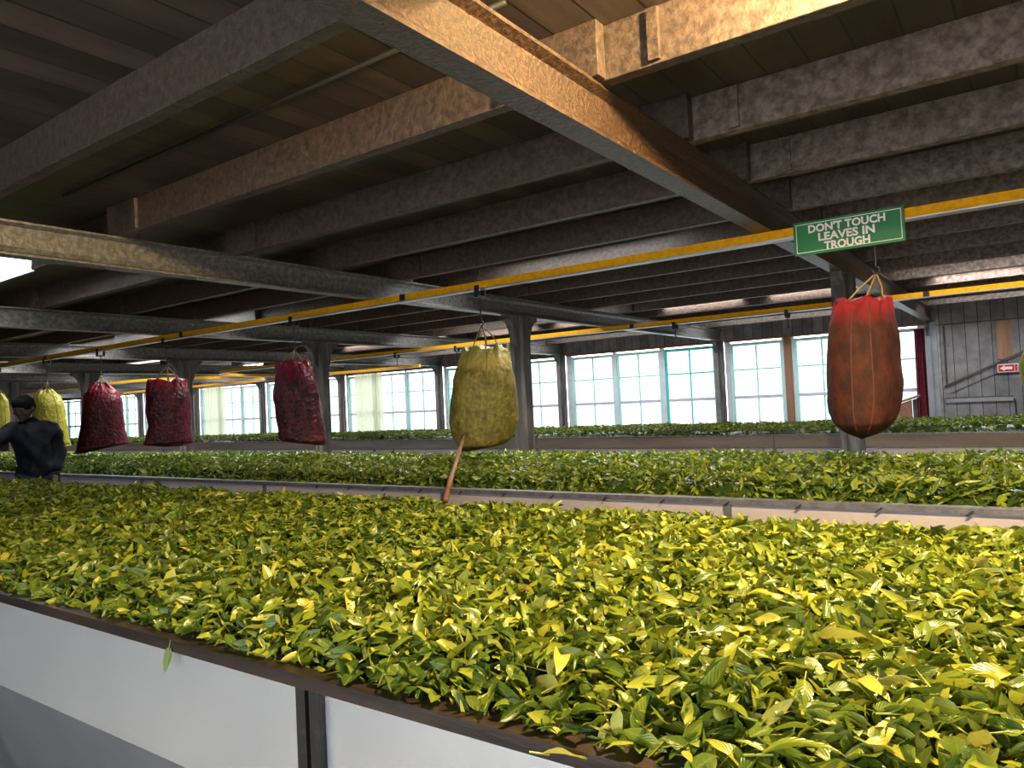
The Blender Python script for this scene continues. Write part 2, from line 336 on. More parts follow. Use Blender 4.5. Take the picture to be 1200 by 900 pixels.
# exit sign
es = thing('exit_sign', 'small red exit sign with a white arrow on grey board wall', 'sign', (-.27, Yw-.047, 1.69))
MB().box(-.50, -.02, Yw-.049, Yw-.036, 1.58, 1.715).build('sign_plate', M['sign_white'], es)
MB().box(-.488, -.272, Yw-.054, Yw-.0495, 1.594, 1.702).build('red_field', M['sign_red'], es); MB().box(-.142, -.032, Yw-.054, Yw-.0495, 1.594, 1.702).build('red_field', M['sign_red'], es)
ax, az = -.47, 1.648
MB().prism([(ax,az),(ax+.07,az+.045),(ax+.07,az+.022),(ax+.17,az+.022),(ax+.17,az-.022),(ax+.07,az-.022),(ax+.07,az-.045)], 'Y', Yw-.058, Yw-.0545).build('arrow', M['sign_white'], es)
mx_, mz_ = -.207, 1.648
fig = MB().box(mx_-.058, mx_+.058, Yw-.054, Yw-.0495, mz_-.054, mz_+.054)
fig.build('figure_panel', M['sign_red'], es)
rm = MB(); rm.prism([(mx_-.012+.012*math.cos(a), mz_+.037+.012*math.sin(a)) for a in np.linspace(0, 2*PI, 12, False)], 'Y', Yw-.058, Yw-.0545)
for (a, b, c, d, w) in [(-.005,.024,.012,-.012,.011), (-.002,.018,-.032,.006,.005), (0,.018,.03,.022,.005), (.012,-.012,-.018,-.02,.006), (-.018,-.02,-.028,-.046,.005), (.012,-.012,.03,-.028,.006), (.03,-.028,.05,-.028,.005)]:
    L = math.hypot(c-a, d-b); nx, nz = -(d-b)/L*w, (c-a)/L*w
    rm.prism([(mx_+a+nx, mz_+b+nz), (mx_+a-nx, mz_+b-nz), (mx_+c-nx, mz_+d-nz), (mx_+c+nx, mz_+d+nz)], 'Y', Yw-.0575, Yw-.0545)
rm.build('running_figure', M['sign_white'], es)
# maroon cloth hanging beside the last window, brick pier and sloping sill below that window
pts = [(-1.66+.19*i/24, Yw-.10+.035*math.sin(i*1.35)) for i in range(25)]
poly = pts+[(x, y+.012) for x, y in reversed(pts)]
cv = MB()
rings = [[(x-.02*(2.4-z)/2+(.05*(2.4-z)/2 if x > -1.58 else 0), y, z) for x, y in poly] for z in (.45, .9, 1.4, 1.9, 2.40)]
tag(cv.loft(rings).build('hanging_cloth', M['maroon'], smooth=False), 'narrow maroon cloth hanging at the corner of the last window', 'curtain')
struct('trim_7', MB().prism([(-2.0,1.16),(-2.0,1.12),(-1.62,1.24),(-1.62,1.285)], 'Y', Yw-.16, Yw-.06), M['wood_brown'])
struct('wall_below', MB().prism([(-2.35,.2),(-1.76,.2),(-1.76,1.19),(-2.0,1.11),(-2.35,1.0)], 'Y', Yw-.14, Yw-.055), M['brick'])
struct('wall_corner', MB().prism([(-1.755,.2),(-1.36,.2),(-1.36,1.30),(-1.62,1.235),(-1.755,1.19)], 'Y', Yw-.045, Yw-.021), M['wall'])
# cream sheer curtains drawn over some of the far windows
for i, (xa, xb, lab) in enumerate([(-15.65, -14.55, 'cream sheer curtain in the window behind the first yellow sack and third post'), (-23.1, -21.9, 'cream sheer curtain in a far window between two wine red sacks'), (-29.9, -28.7, 'cream sheer curtain in the farthest windows of the hall')]):
    n = 40; pts = [(xa+(xb-xa)*j/n, Yw-.066+.025*math.sin(j*1.1)) for j in range(n+1)]
    b = MB(); b.add([(x, y, .6) for x, y in pts]+[(x, y, 2.48) for x, y in pts]+[(x, y+.006, .6) for x, y in pts]+[(x, y+.006, 2.48) for x, y in pts],
          [(j, j+1, n+2+j, n+1+j) for j in range(n)]+[(2*n+2+j, 3*n+3+j, 3*n+4+j, 2*n+3+j) for j in range(n)])
    tag(b.build('sheer_curtain', M['sheer'], smooth=True), lab, 'curtain', 'cream curtains at the far windows')

# ------------------------------------------------------------------ girders, joists, posts
def girder(k):
    x = GX[k]; y0, y1 = FRONT_Y+.02, WALL_Y-.02; w, t, d = .058, .014, G_TOP-G_BOT
    prof = [(-w,0),(w,0),(w,t),(.016,t+.016),(.008,t+.05),(.008,d-t-.05),(.016,d-t-.016),(w,d-t),(w,d),(-w,d),(-w,d-t),(-.016,d-t-.016),(-.008,d-t-.05),(-.008,t+.05),(-.016,t+.016),(-w,t)]
    lab = ['rust brown steel girder running overhead nearest the camera, above the green sign', 'grey steel girder second from the camera, over the post behind the yellow sack',
           'grey steel girder third from the camera, over the post beside the boxy wine red sack'][k] if k < 3 else 'grey steel girder %s from the camera, far down the hall' % ordinal(k+1)
    b = MB().prism([(x+p[0], G_BOT+p[1]) for p in prof], 'Y', y0, y1)
    return tag(b.build('steel_girder', M['girder'] if k == 0 else M['girder_far']), lab, 'girder', 'ceiling girders')
for k in range(10): girder(k)
JY = [1.65+.915*k for k in range(-4, 14)]
def joist(b, r):
    xr = (GX[b-1] if b else X_R-.12); xl = GX[b]
    y = JY[r]+(.07 if b % 2 == 0 else 0.); hw = .033
    b_ = MB(); n = 26; a0, a1 = xl-.09, xr+.09
    if b == 2 and 2.1 < y < 3.02: a0 = -6.58                   # trimmed short at the roof light
    for i in range(n):                                          # slightly uneven sawn faces
        pass
    b_.box(a0, a1, y-hw, y+hw, G_TOP, J_TOP-.0005)
    jm = M['joist_pale' if b == 0 and JY[r] > 3 else 'joist']; o = b_.build('timber_joist', jm, bevel=.004)
    side = 'right of the near girder' if b == 0 else ('between the first and second girders' if b == 1 else 'beyond the %s girder' % ordinal(b))
    tag(o, 'dark ceiling joist %s, %s row back' % (side, ordinal(r+1)), 'joist', 'ceiling joists')
    if b < 2:
        for xx in (xl+.30, xr-.34): MB().box(xx-.022, xx+.022, y-hw-.022, y-hw-.0005, G_TOP+.01, J_TOP-.012).build('cleat', jm, o)
for b in range(10):
    for r in range(18):
        if JY[r] < 1.2 and b > 0: continue
        if b >= 5 and JY[r] > 8.2: continue
        joist(b, r)
tag(MB().tube([(-1.5, 2.18, 2.915), (-3.2, 2.18, 2.915), (-5.0, 2.18, 2.915)], .011).build('conduit', M['iron'], smooth=True), 'thin conduit along the ceiling boards between the first and second girders', 'pipe')

def post(x, label, group='row of timber posts', y=POST_Y):
    t = thing('timber_post', label, 'post', (x, y, 0), group)
    h = .095; c = .022; b = MB()
    prof = [(-h+c,-h),(-.03,-h),(-.022,-h+.016),(.022,-h+.016),(.03,-h),(h-c,-h),(h,-h+c),(h,h-c),(h-c,h),(-h+c,h),(-h,h-c),(-h,-h+c)]
    b.prism([(x+p, y+q) for p, q in prof], 'Z', 0, G_BOT-.0005); b.build('shaft', M['post'], t)
    for s in (-1, 1):
        pr = [(0,0)]; R_ = .22
        out = [(s*(h+R_), G_BOT-.001), (s*(h+R_), G_BOT-.05)]
        for i in range(9):
            a = PI/2*i/8; out.append((s*(h+.05+(R_-.05)*(1-math.sin(a))), G_BOT-.05-.28*(1-math.cos(a))))
        out += [(s*h, G_BOT-.37), (s*h, G_BOT-.001)]
        MB().prism([(y+p, q) for p, q in out], 'X', x-.05, x+.05).build('bracket', M['post'], t)
    return t
PL = ['timber post behind the long red sack and the green sign', 'timber post behind the yellow sack on a stick', 'timber post beside the boxy wine red sack',
      'timber post behind the flat-topped wine red sack', 'timber post behind the dome-topped red sack', 'timber post behind the man in the navy jacket']
for k in range(6): post(GX[k], PL[k])
for k in range(0, 10):
    x = GX[k]; t = thing('wall_post', ['grey timber wall post between the last window and the boarded wall', 'grey timber wall post between the two nearest window bays', 'grey timber wall post left of the teal framed window bay'][k] if k < 3 else 'grey timber wall post at the far windows under the %s girder' % ordinal(k+1), 'post', (x, Yw-.1, 0), 'posts along the window wall')
    MB().box(x-.085, x+.0, Yw-.19, Yw-.055, 0, G_BOT-.001).build('shaft', M['wood_grey'] if k else M['wall_plain'], t)
    MB().box(x+.001, x+.085, Yw-.16, Yw-.055, 0, G_BOT-.001).build('backing', M['post'] if k else M['wall_plain'], t)
    MB().prism([(Yw-.19, G_BOT-.002), (Yw-.42, G_BOT-.002), (Yw-.42, G_BOT-.04), (Yw-.26, G_BOT-.10), (Yw-.19, G_BOT-.24)], 'X', x-.06, x-.01).build('bracket', M['post'], t)

# ------------------------------------------------------------------ overhead rails
RZ0, RZ1 = 2.43, 2.4995
def rail_ring(p, n, w=.020, tf=.009):
    pr = [(-.034,RZ0),(.034,RZ0),(.034,RZ0+tf),(.006,RZ0+tf+.003),(.006,RZ1-tf-.003),(.03,RZ1-tf),(.03,RZ1),(-.03,RZ1),(-.03,RZ1-tf),(-.006,RZ1-tf-.003),(-.006,RZ0+tf+.003),(-.034,RZ0+tf)]
    return [(p[0]+n[0]*a, p[1]+n[1]*a, z) for a, z in pr]
def rail(name, path, label, joints=()):
    P = [Vector((x, y, 0)) for x, y in path]; body = []; low = []
    for i, p in enumerate(P):
        t = (P[min(i+1, len(P)-1)]-P[max(i-1, 0)]).normalized(); n = (-t.y, t.x)
        body.append([(p.x+n[0]*a, p.y+n[1]*a, z) for a, z in [(-.028,RZ0+.009),(.028,RZ0+.009),(.028,RZ1),(-.028,RZ1)]])
        low.append([(p.x+n[0]*a, p.y+n[1]*a, z) for a, z in [(-.04,RZ0),(.04,RZ0),(.04,RZ0+.0085),(-.04,RZ0+.0085)]])
    th = thing(name, label, 'rail', (P[0].x, P[0].y, RZ0), 'yellow overhead rails')
    MB().loft(body).build('rail_beam', M['rail'], th); MB().loft(low).build('running_flange', M['rail_steel'], th)
    for (jx, jy) in joints:
        MB().box(jx-.03, jx+.03, jy-.036, jy-.0285, RZ0+.012, RZ1).build('joint_plate', M['black_steel'], th)
    return th
RY1, RY2, RY3 = 4.95, 9.55, 13.1
rail('overhead_rail', [(X_R-.05, RY1), (-1.4, RY1), (-8, RY1), (-14, RY1), (-24, RY1)], 'long yellow overhead rail that the green sign and sacks hang from', [(GX[k]+.4, RY1) for k in range(1, 5)])
arc = [(-14.2-1.775*math.cos(a), (RY2+RY3)/2-1.775*math.sin(a)) for a in np.linspace(PI/2, -PI/2, 20)]
rail('overhead_rail', [(X_R-.05, RY2), (-1, RY2), (-8, RY2), (-13, RY2)]+arc+[(-13.0, RY3), (-12.0, RY3)], 'yellow overhead rail in front of the windows, looping back at its left end', [(GX[0]+.45, RY2), (GX[1]+.45, RY2)])
arc2 = [(-18.6+1.7*math.cos(a), (RY2+RY3)/2+1.775*math.sin(a)) for a in np.linspace(PI/2, -PI/2, 20)]
rail('overhead_rail', [(-26, RY3), (-21, RY3)]+arc2+[(-20, RY2), (-28, RY2)], 'far yellow rail loop behind the wine red sacks', [])
# chain trolleys waiting on the second rail
def trolley(x, y, label, drop=.14, group='chain hooks on the overhead rails'):
    t = thing('trolley_hook', label, 'hook', (x, y, RZ0-drop), group)
    b = MB().box(x-.022, x+.022, y-.052, y-.0405, RZ0-.05, RZ0+.035).box(x-.022, x+.022, y+.0405, y+.052, RZ0-.05, RZ0+.035).box(x-.02, x+.02, y-.052, y+.052, RZ0-.066, RZ0-.05)
    b.build('trolley', M['iron'], t)
    z = RZ0-.066; pts = [(x, y, z), (x, y, z-drop*.45)]
    for a in np.linspace(0, 1.5*PI, 10): pts.append((x+.016*math.sin(a), y, z-drop*.45-.016+.016*math.cos(a)))
    MB().tube(pts, .006, 6).build('hook', M['iron'], t, smooth=True)
    return t
for x, lab in [(-4.0, 'empty chain hook on the second rail, right of the post behind the yellow sack'), (-2.5, 'empty chain hook on the second rail, left of the long red sack'), (-9.3, 'empty chain hook on the second rail, left of the yellow sack'), (-7.9, 'empty chain hook on the second rail, just behind the yellow sack top')]:
    trolley(x, RY2, lab, .2)

# ------------------------------------------------------------------ sacks hung from the rails
def sack(name, X, Y, rows, label, m, seam_m, hook_z, depth=.62, top_ropes=True, seams=(-.35, .3), group='leaf sacks hung from the overhead rail', mesh_noise=.012, seed=0, knot=0.0):
    """rows: (height, left, right) of the outline, top to bottom, in metres on the rail's plane"""
    ca = Y/math.hypot(X, Y); rotz = math.atan2(-X, Y)
    R_ = random.Random(seed); z0 = rows[-1][0]
    t = thing(name, label, 'sack', (X, Y, z0), group, rotz)
    zs = [r[0]-z0 for r in rows]; Ls = [r[1]*ca for r in rows]; Rs = [r[2]*ca for r in rows]
    def at(z):
        return np.interp(z, zs[::-1], Ls[::-1]), np.interp(z, zs[::-1], Rs[::-1])
    top = zs[0]; n = 96; H = 72; rings = []
    ph = [R_.uniform(0, 6.28) for _ in range(12)]
    wid = max(b-a for a, b in zip(Ls, Rs))
    for i in range(H+1):
        z = top*i/H; a, b = at(z); c, hw = (a+b)/2, (b-a)/2; f = i/H
        dp = min(depth*wid/2, hw*1.1)*(1-.62*max(0, (f-.72)/.28)**1.4)*(1 if f > .05 else .8)
        e = .86; ring = []
        for k in range(n):
            th = 2*PI*k/n; cx, sy = math.cos(th), math.sin(th)
            px = c+hw*math.copysign(abs(cx)**e, cx); py = dp*math.copysign(abs(sy)**e, sy)
            w = mesh_noise*(math.sin(5*th+ph[0]+3*z)+.7*math.sin(9*th+ph[1]-7*z)+.6*math.sin(11*z+2*th+ph[2])+.5*math.sin(23*z+3*th+ph[3]))
            q3 = Vector((px*17+seed*9, py*17, z*12)); w += .55*mesh_noise*(noise.noise(q3)+.6*noise.noise(q3*2.3))
            w *= (.6 if abs(cx) > .9 else 1.)
            gather = .014*max(0, (f-.8)/.2)*math.sin(14*th+ph[4])
            zz = z+(.02*math.sin(7*th+ph[5])+.012*math.sin(15*th+ph[6])) * max(0, (f-.9)/.1)
            s = 1+ (w+gather)/max(hw, .05)*.6
            ring.append((c+(px-c)*s, py*s+w*.5, zz))
        rings.append(ring)
    body = LB().loft(rings).build('sack_body', m, t, smooth=True)
    for q in seams:                                            # stitched seams down the front
        pts = []
        for i in range(3, H-1, 2):
            ring = rings[i]; z = ring[0][2]; a, b = at(top*i/H); xx = (a+b)/2+q*(b-a)
            fr = [v for v in ring if v[1] < 0]; v = min(fr, key=lambda v: abs(v[0]-xx)); pts.append((xx, v[1]+.001, v[2]))
        LB().tube(pts, .0045, 5).build('seam', seam_m, t, smooth=True)
    a, b = at(top); c = (a+b)/2; hz = hook_z-z0+.012
    if top_ropes:
        for q, d in ((-.32, -.03), (.02, -.06), (.36, .0), (.05, .05)):
            LB().tube([(c+q*(b-a), d, top-.02), (c+q*(b-a)*.55+knot*.5, d*.6, top+(hz-top)*.5), (knot, 0, hz)], .006, 5).build('tie_rope', M['rope'], t, smooth=True)
    return t
def hang(x, y, z, label):
    """chain and hook between rail and sack"""
    t = thing('trolley_hook', label, 'hook', (x, y, z), 'chain hooks on the overhead rails')
    MB().box(x-.022, x+.022, y-.052, y-.0405, RZ0-.05, RZ0+.035).box(x-.022, x+.022, y+.0405, y+.052, RZ0-.05, RZ0+.035).box(x-.02, x+.02, y-.052, y+.052, RZ0-.066, RZ0-.05).build('trolley', M['iron'], t)
    MB().tube([(x, y, RZ0-.066), (x, y, z+.05)], .006, 6).build('chain', M['iron'], t)
    MB().tube([(x+.02*math.sin(a), y, z+.03+.02*math.cos(a)) for a in np.linspace(0, 1.6*PI, 12)], .006, 6).build('hook', M['iron'], t, smooth=True)
Y1 = RY1
def pos(x, dx, X, Y): return x
sack('leaf_sack', -3.813, Y1, [(1.931,-.208,.264),(1.808,-.273,.301),(1.679,-.329,.328),(1.483,-.37,.342),(1.317,-.395,.342),(1.23,-.376,.32),(1.157,-.341,.272),(1.107,-.315,.173),(1.064,-.27,-.175)],
     'olive yellow leaf sack with a brown stick propped at its foot', M['sack_yellow'], M['seam_olive'], 2.114, seams=(-.33,.05), seed=1)
hang(-3.813, Y1, 2.114, 'chain hook holding the olive yellow sack')
sack('leaf_sack', -.859, Y1, [(1.979,-.152,.176),(1.837,-.185,.191),(1.664,-.212,.205),(1.484,-.222,.214),(1.379,-.222,.207),(1.30,-.212,.188),(1.24,-.190,.156),(1.19,-.150,.105),(1.16,-.105,.055),(1.142,-.06,.0),(1.130,-.04,-.03)],
     'long brownish red leaf sack with rounded foot, under the green sign', M['sack_red'], M['seam_brown'], 2.13, depth=.8, seams=(-.15,.12), seed=2, knot=.10)
hang(-.757, Y1, 2.13, 'chain hook holding the long red sack under the green sign')
sack('leaf_sack', -6.284, Y1, [(1.988,-.315,.228),(1.798,-.341,.309),(1.619,-.381,.364),(1.44,-.349,.393),(1.315,-.333,.425),(1.208,-.334,.431),(1.173,-.279,.442),(1.11,.295,.413)],
     'boxy wine red leaf sack leaning against its post', M['sack_wine'], M['seam_dark'], 2.095, seams=(-.4,.1), seed=3, mesh_noise=.016)
hang(-6.284, Y1, 2.095, 'chain hook holding the boxy wine red sack')
sack('leaf_sack', -8.754, Y1, [(1.938,-.469,.446),(1.789,-.499,.51),(1.577,-.505,.515),(1.366,-.486,.521),(1.197,-.58,.547),(1.155,-.646,.562),(1.122,-.138,.578)],
     'flat-topped wine red leaf sack with pointed bottom corners', M['sack_wine'], M['seam_dark'], 2.10, seams=(-.07,.33), seed=4, mesh_noise=.014)
hang(-8.754, Y1, 2.10, 'chain hook holding the flat-topped wine red sack')
sack('leaf_sack', -10.423, Y1, [(1.99,-.18,.13),(1.963,-.266,.211),(1.867,-.471,.48),(1.75,-.545,.571),(1.516,-.586,.614),(1.353,-.633,.626),(1.213,-.679,.705),(1.154,-.714,.788),(1.097,-.754,-.034),(1.05,-.809,-.527)],
     'dome-topped red leaf sack with spreading foot, left of the flat-topped one', M['sack_wine'], M['seam_dark'], 2.10, seams=(-.1,.22), seed=5, mesh_noise=.014)
hang(-10.423, Y1, 2.10, 'chain hook holding the dome-topped red sack')
sack('leaf_sack', -12.077, Y1, [(1.974,-.284,.176),(1.896,-.497,.42),(1.766,-.506,.547),(1.561,-.551,.587),(1.305,-.569,.677),(1.177,-.517,.748),(1.125,.063,.771)],
     'lime yellow leaf sack just behind the man in the navy jacket', M['sack_lime'], M['seam_olive'], 2.10, seams=(-.2,.25), seed=6, mesh_noise=.014)
hang(-12.077, Y1, 2.10, 'chain hook holding the lime yellow sack behind the man')
sack('leaf_sack', -13.906, Y1, [(2.003,-.19,.221),(1.892,-.409,.413),(1.61,-.43,.46),(1.4,-.445,.446),(1.317,-.309,.241)],
     'lime yellow leaf sack at the frame edge, farther from camera than the man', M['sack_lime'], M['seam_olive'], 2.10, seams=(.3,), seed=7)
hang(-13.906, Y1, 2.10, 'chain hook holding the farthest lime yellow sack')
sack('leaf_sack', .285, RY2, [(1.96,-.2,.2),(1.85,-.34,.34),(1.6,-.43,.43),(1.45,-.42,.42),(1.25,-.36,.36),(1.13,-.22,.22),(1.10,-.12,.12)],
     'lime yellow leaf sack on the second rail, beside the exit sign', M['sack_lime'], M['seam_olive'], 2.13, seams=(-.2,), seed=8)
hang(.285, RY2, 2.13, 'chain hook holding the sack beside the exit sign')
# the stick propped between the yellow sack and the trough
sp = [(-3.876,4.72,1.208),(-3.717,4.5,1.153),(-3.484,4.15,1.051),(-3.31,3.87,.949),(-3.217,3.70,.829)]
tag(MB().tube(sp, .017, 8, [.012,.015,.017,.019,.021]).build('wooden_stick', M['stick'], smooth=True), 'brown wooden stick propped between the yellow sack and the middle trough', 'stick')

# ------------------------------------------------------------------ the green sign
sg = thing('warning_sign', 'green hanging sign telling people not to touch the leaves', 'sign', (-.895, RY1-.06, 2.30))
sx0, sx1, sz0, sz1, sy = -1.213, -.580, 2.302, 2.515, RY1-.055
MB().box(sx0, sx1, sy-.006, sy+.006, sz0, sz1).build('sign_board', M['green_sign'], sg, bevel=.003)
bw, ins = .0035, .016; fb = MB()
a0, a1, c0, c1 = sx0+ins, sx1-ins, sz0+ins, sz1-ins
fb.box(a0, a1, sy-.0085, sy-.0062, c0, c0+bw).box(a0, a1, sy-.0085, sy-.0062, c1-bw, c1).box(a0, a0+bw, sy-.0085, sy-.0062, c0+bw, c1-bw).box(a1-bw, a1, sy-.0085, sy-.0062, c0+bw, c1-bw)
fb.build('border_line', M['sign_white'], sg)
def text(s, xl, xr, zb, h, y, parent, m):
    c = bpy.data.curves.new('lettering', 'FONT'); c.body = s; c.size = 1; c.extrude = .003; c.offset = .032; c.resolution_u = 3
    o = bpy.data.objects.new('lettering', c); COL.objects.link(o); dg = bpy.context.evaluated_depsgraph_get(); dg.update()
    me = bpy.data.meshes.new_from_object(o.evaluated_get(dg)); bpy.data.objects.remove(o)
    v = np.array([p.co[:] for p in me.vertices]); mn, mx = v.min(0), v.max(0)
    P = parent_origin(parent); w = np.empty_like(v)
    w[:,0] = xl+(v[:,0]-mn[0])/(mx[0]-mn[0])*(xr-xl)-P.x; w[:,1] = y-.0014+v[:,2]*.4-P.y; w[:,2] = zb+(v[:,1]-mn[1])/(mx[1]-mn[1])*h-P.z
    for p, q in zip(me.vertices, w): p.co = q
    me.materials.clear(); me.materials.append(m); me.name = 'lettering'
    ob = bpy.data.objects.new('lettering', me); COL.objects.link(ob); ob.parent = parent; return ob
sw = sx1-sx0
text("DON'T TOUCH", sx0+.145*sw, sx0+.84*sw, 2.437, .052, sy-.0072, sg, M['sign_white'])
text("LEAVES IN", sx0+.235*sw, sx0+.745*sw, 2.378, .052, sy-.0072, sg, M['sign_white'])
text("TROUGH", sx0+.285*sw, sx0+.70*sw, 2.319, .052, sy-.0072, sg, M['sign_white'])
for x in (-1.08, -.72): MB().box(x-.012, x+.012, sy+.0065, RY1-.0285, 2.45, 2.49).build('sign_bracket', M['iron'], sg)

# ------------------------------------------------------------------ leaf heaps
def noise2(x, y, seed, scale):
    r = np.random.default_rng(seed); a = r.uniform(0, 6.28, 6); f = r.uniform(.6, 1.7, 6)*scale; th = r.uniform(0, 6.28, 6)
    return sum(np.sin(f[i]*(x*np.cos(th[i])+y*np.sin(th[i]))+a[i]) for i in range(6))/6
def heap_height(x, y, y0, y1, z, rise, seed, ramp=.13):
    f = np.clip(np.minimum((y-y0)/ramp, (y1-y)/(ramp*.45)), 0, 1); f = f*f*(3-2*f)
    return z+rise*f+f*(.028*noise2(x, y, seed, 7)+.018*noise2(x, y, seed+1, 17))
def leaf_geometry(P, yaw, pitch, roll, L, Wd, curl, fold, tint, n):
    """many leaves at once: pointed oval blades folded on the midrib and bent along it"""
    N = len(L); t = np.linspace(0, 1, n+1); prof = np.sin(PI*np.clip(t, 0, 1)**.82)**.75*(1-.25*t); prof[0] = .05; prof[-1] = .02
    s = np.array([-1., 0., 1.])
    T, Sg = np.meshgrid(t, s, indexing='ij'); PW = np.repeat(prof[:,None], 3, 1)
    hw = Wd[:,None,None]*.5*PW[None]
    x = L[:,None,None]*(T[None]-curl[:,None,None]**2*T[None]**3/6-.45)
    lift = L[:,None,None]*curl[:,None,None]*(T[None]-.45)**2*.5
    y = Sg[None]*hw*np.cos(fold)[:,None,None]
    wav = rng.uniform(-.3, .3, (N,1,1))*np.sin(T[None]*9+rng.uniform(0, 6, (N,1,1)))
    z = -lift+np.abs(Sg[None])*hw*(np.sin(fold)[:,None,None]+wav)
    q = np.stack([x, y, z], -1).reshape(N, -1, 3)
    cy, sy_, cp, sp_, cr, sr = np.cos(yaw), np.sin(yaw), np.cos(pitch), np.sin(pitch), np.cos(roll), np.sin(roll)
    Rm = np.empty((N,3,3))
    Rm[:,0,0] = cy*cp; Rm[:,0,1] = cy*sp_*sr-sy_*cr; Rm[:,0,2] = cy*sp_*cr+sy_*sr
    Rm[:,1,0] = sy_*cp; Rm[:,1,1] = sy_*sp_*sr+cy*cr; Rm[:,1,2] = sy_*sp_*cr-cy*sr
    Rm[:,2,0] = -sp_; Rm[:,2,1] = cp*sr; Rm[:,2,2] = cp*cr
    V = np.einsum('nij,nkj->nki', Rm, q)+P[:,None,:]
    nv = 3*(n+1); F = []
    for i in range(n):
        for j in range(2): F.append((i*3+j, i*3+j+1, i*3+j+4, i*3+j+3))
    F = np.array(F)[None]+(np.arange(N)*nv)[:,None,None]
    col = np.empty((N, nv, 4)); col[...,0] = tint[:,None]; col[...,1] = np.abs(Sg).reshape(-1)[None]; col[...,2] = T.reshape(-1)[None]; col[...,3] = 1
    return V.reshape(-1,3), F.reshape(-1,4), col.reshape(-1,4)
def big_mesh(name, parts, m):
    vs, fs, cs, o = [], [], [], 0
    for v, f, c in parts: vs.append(v); fs.append(f+o); cs.append(c); o += len(v)
    v = np.concatenate(vs); f = np.concatenate(fs).astype(np.int32); c = np.concatenate(cs).astype(np.float32)
    og = np.array([(v[:,0].min()+v[:,0].max())/2, (v[:,1].min()+v[:,1].max())/2, v[:,2].min()]); v = (v-og).astype(np.float32)
    me = bpy.data.meshes.new(name); me.vertices.add(len(v)); me.vertices.foreach_set('co', v.ravel())
    me.loops.add(f.size); me.loops.foreach_set('vertex_index', f.ravel()); me.polygons.add(len(f)); me.polygons.foreach_set('loop_start', np.arange(0, f.size, 4, dtype=np.int32))
    me.update(calc_edges=True); a = me.attributes.new('tint', 'FLOAT_COLOR', 'POINT'); a.data.foreach_set('color', c.ravel())
    me.shade_smooth(); me.materials.append(m)
    ob = bpy.data.objects.new(name, me); COL.objects.link(ob); ob.location = og; return ob
def bed(x0, x1, y0, y1, z, rise, seed, step, drop=.02):
    xs = np.arange(x0, x1+step, step); ys = np.linspace(y0, y1, int((y1-y0)/.06)+2); X, Y = np.meshgrid(xs, ys, indexing='ij')
    Z = heap_height(X, Y, y0, y1, z, rise, seed)-drop
    v = np.stack([X, Y, Z], -1).reshape(-1,3); nx, ny = X.shape; i = np.arange(nx-1)[:,None]*ny+np.arange(ny-1)[None]
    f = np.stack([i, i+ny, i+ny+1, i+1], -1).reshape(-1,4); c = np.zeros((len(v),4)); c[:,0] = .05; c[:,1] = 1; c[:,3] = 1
    return v, f, c
def scatter(n, x0, x1, y0, y1, z, rise, seed, Lm, segs, under=.022, over=.012, tilt=1., tbias=0., xpow=1., front=None):
    u = rng.uniform(0, 1, n)**xpow; x = x1-(x1-x0)*u; y = rng.uniform(y0-.01, y1+.01, n)
    h = heap_height(x, y, y0, y1, z, rise, seed); P = np.stack([x, y, h+rng.uniform(-under, over, n)], -1)
    L = Lm*np.clip(rng.lognormal(0, .28, n), .5, 1.75); stem = rng.uniform(0, 1, n) < .10
    Wd = L*rng.uniform(.30, .50, n); Wd[stem] = .005; L[stem] *= 1.2
    tint = np.clip(rng.beta(2.0, 2.2, n)+tbias, 0, 1)
    V, F, c = leaf_geometry(P, rng.uniform(0, 2*PI, n), rng.normal(0, .55*tilt, n), rng.normal(0, .80*tilt, n), L, Wd, rng.normal(.35, .6, n), np.abs(rng.normal(.35, .28, n)), tint, segs)
    if front is not None:                                       # nothing grows through the rim
        nv = 3*(segs+1); W_ = V.reshape(n, nv, 3); bad = ((W_[...,1] < front[0]) & (W_[...,2] < front[1])).any(1) | (W_[...,1] < front[0]-.045).any(1); keep = ~bad; k = int(keep.sum())
        V = W_[keep].reshape(-1, 3); F = F.reshape(n, -1, 4)[:k].reshape(-1, 4); c = c.reshape(n, nv, 4)[keep].reshape(-1, 4)
    return V, F, c

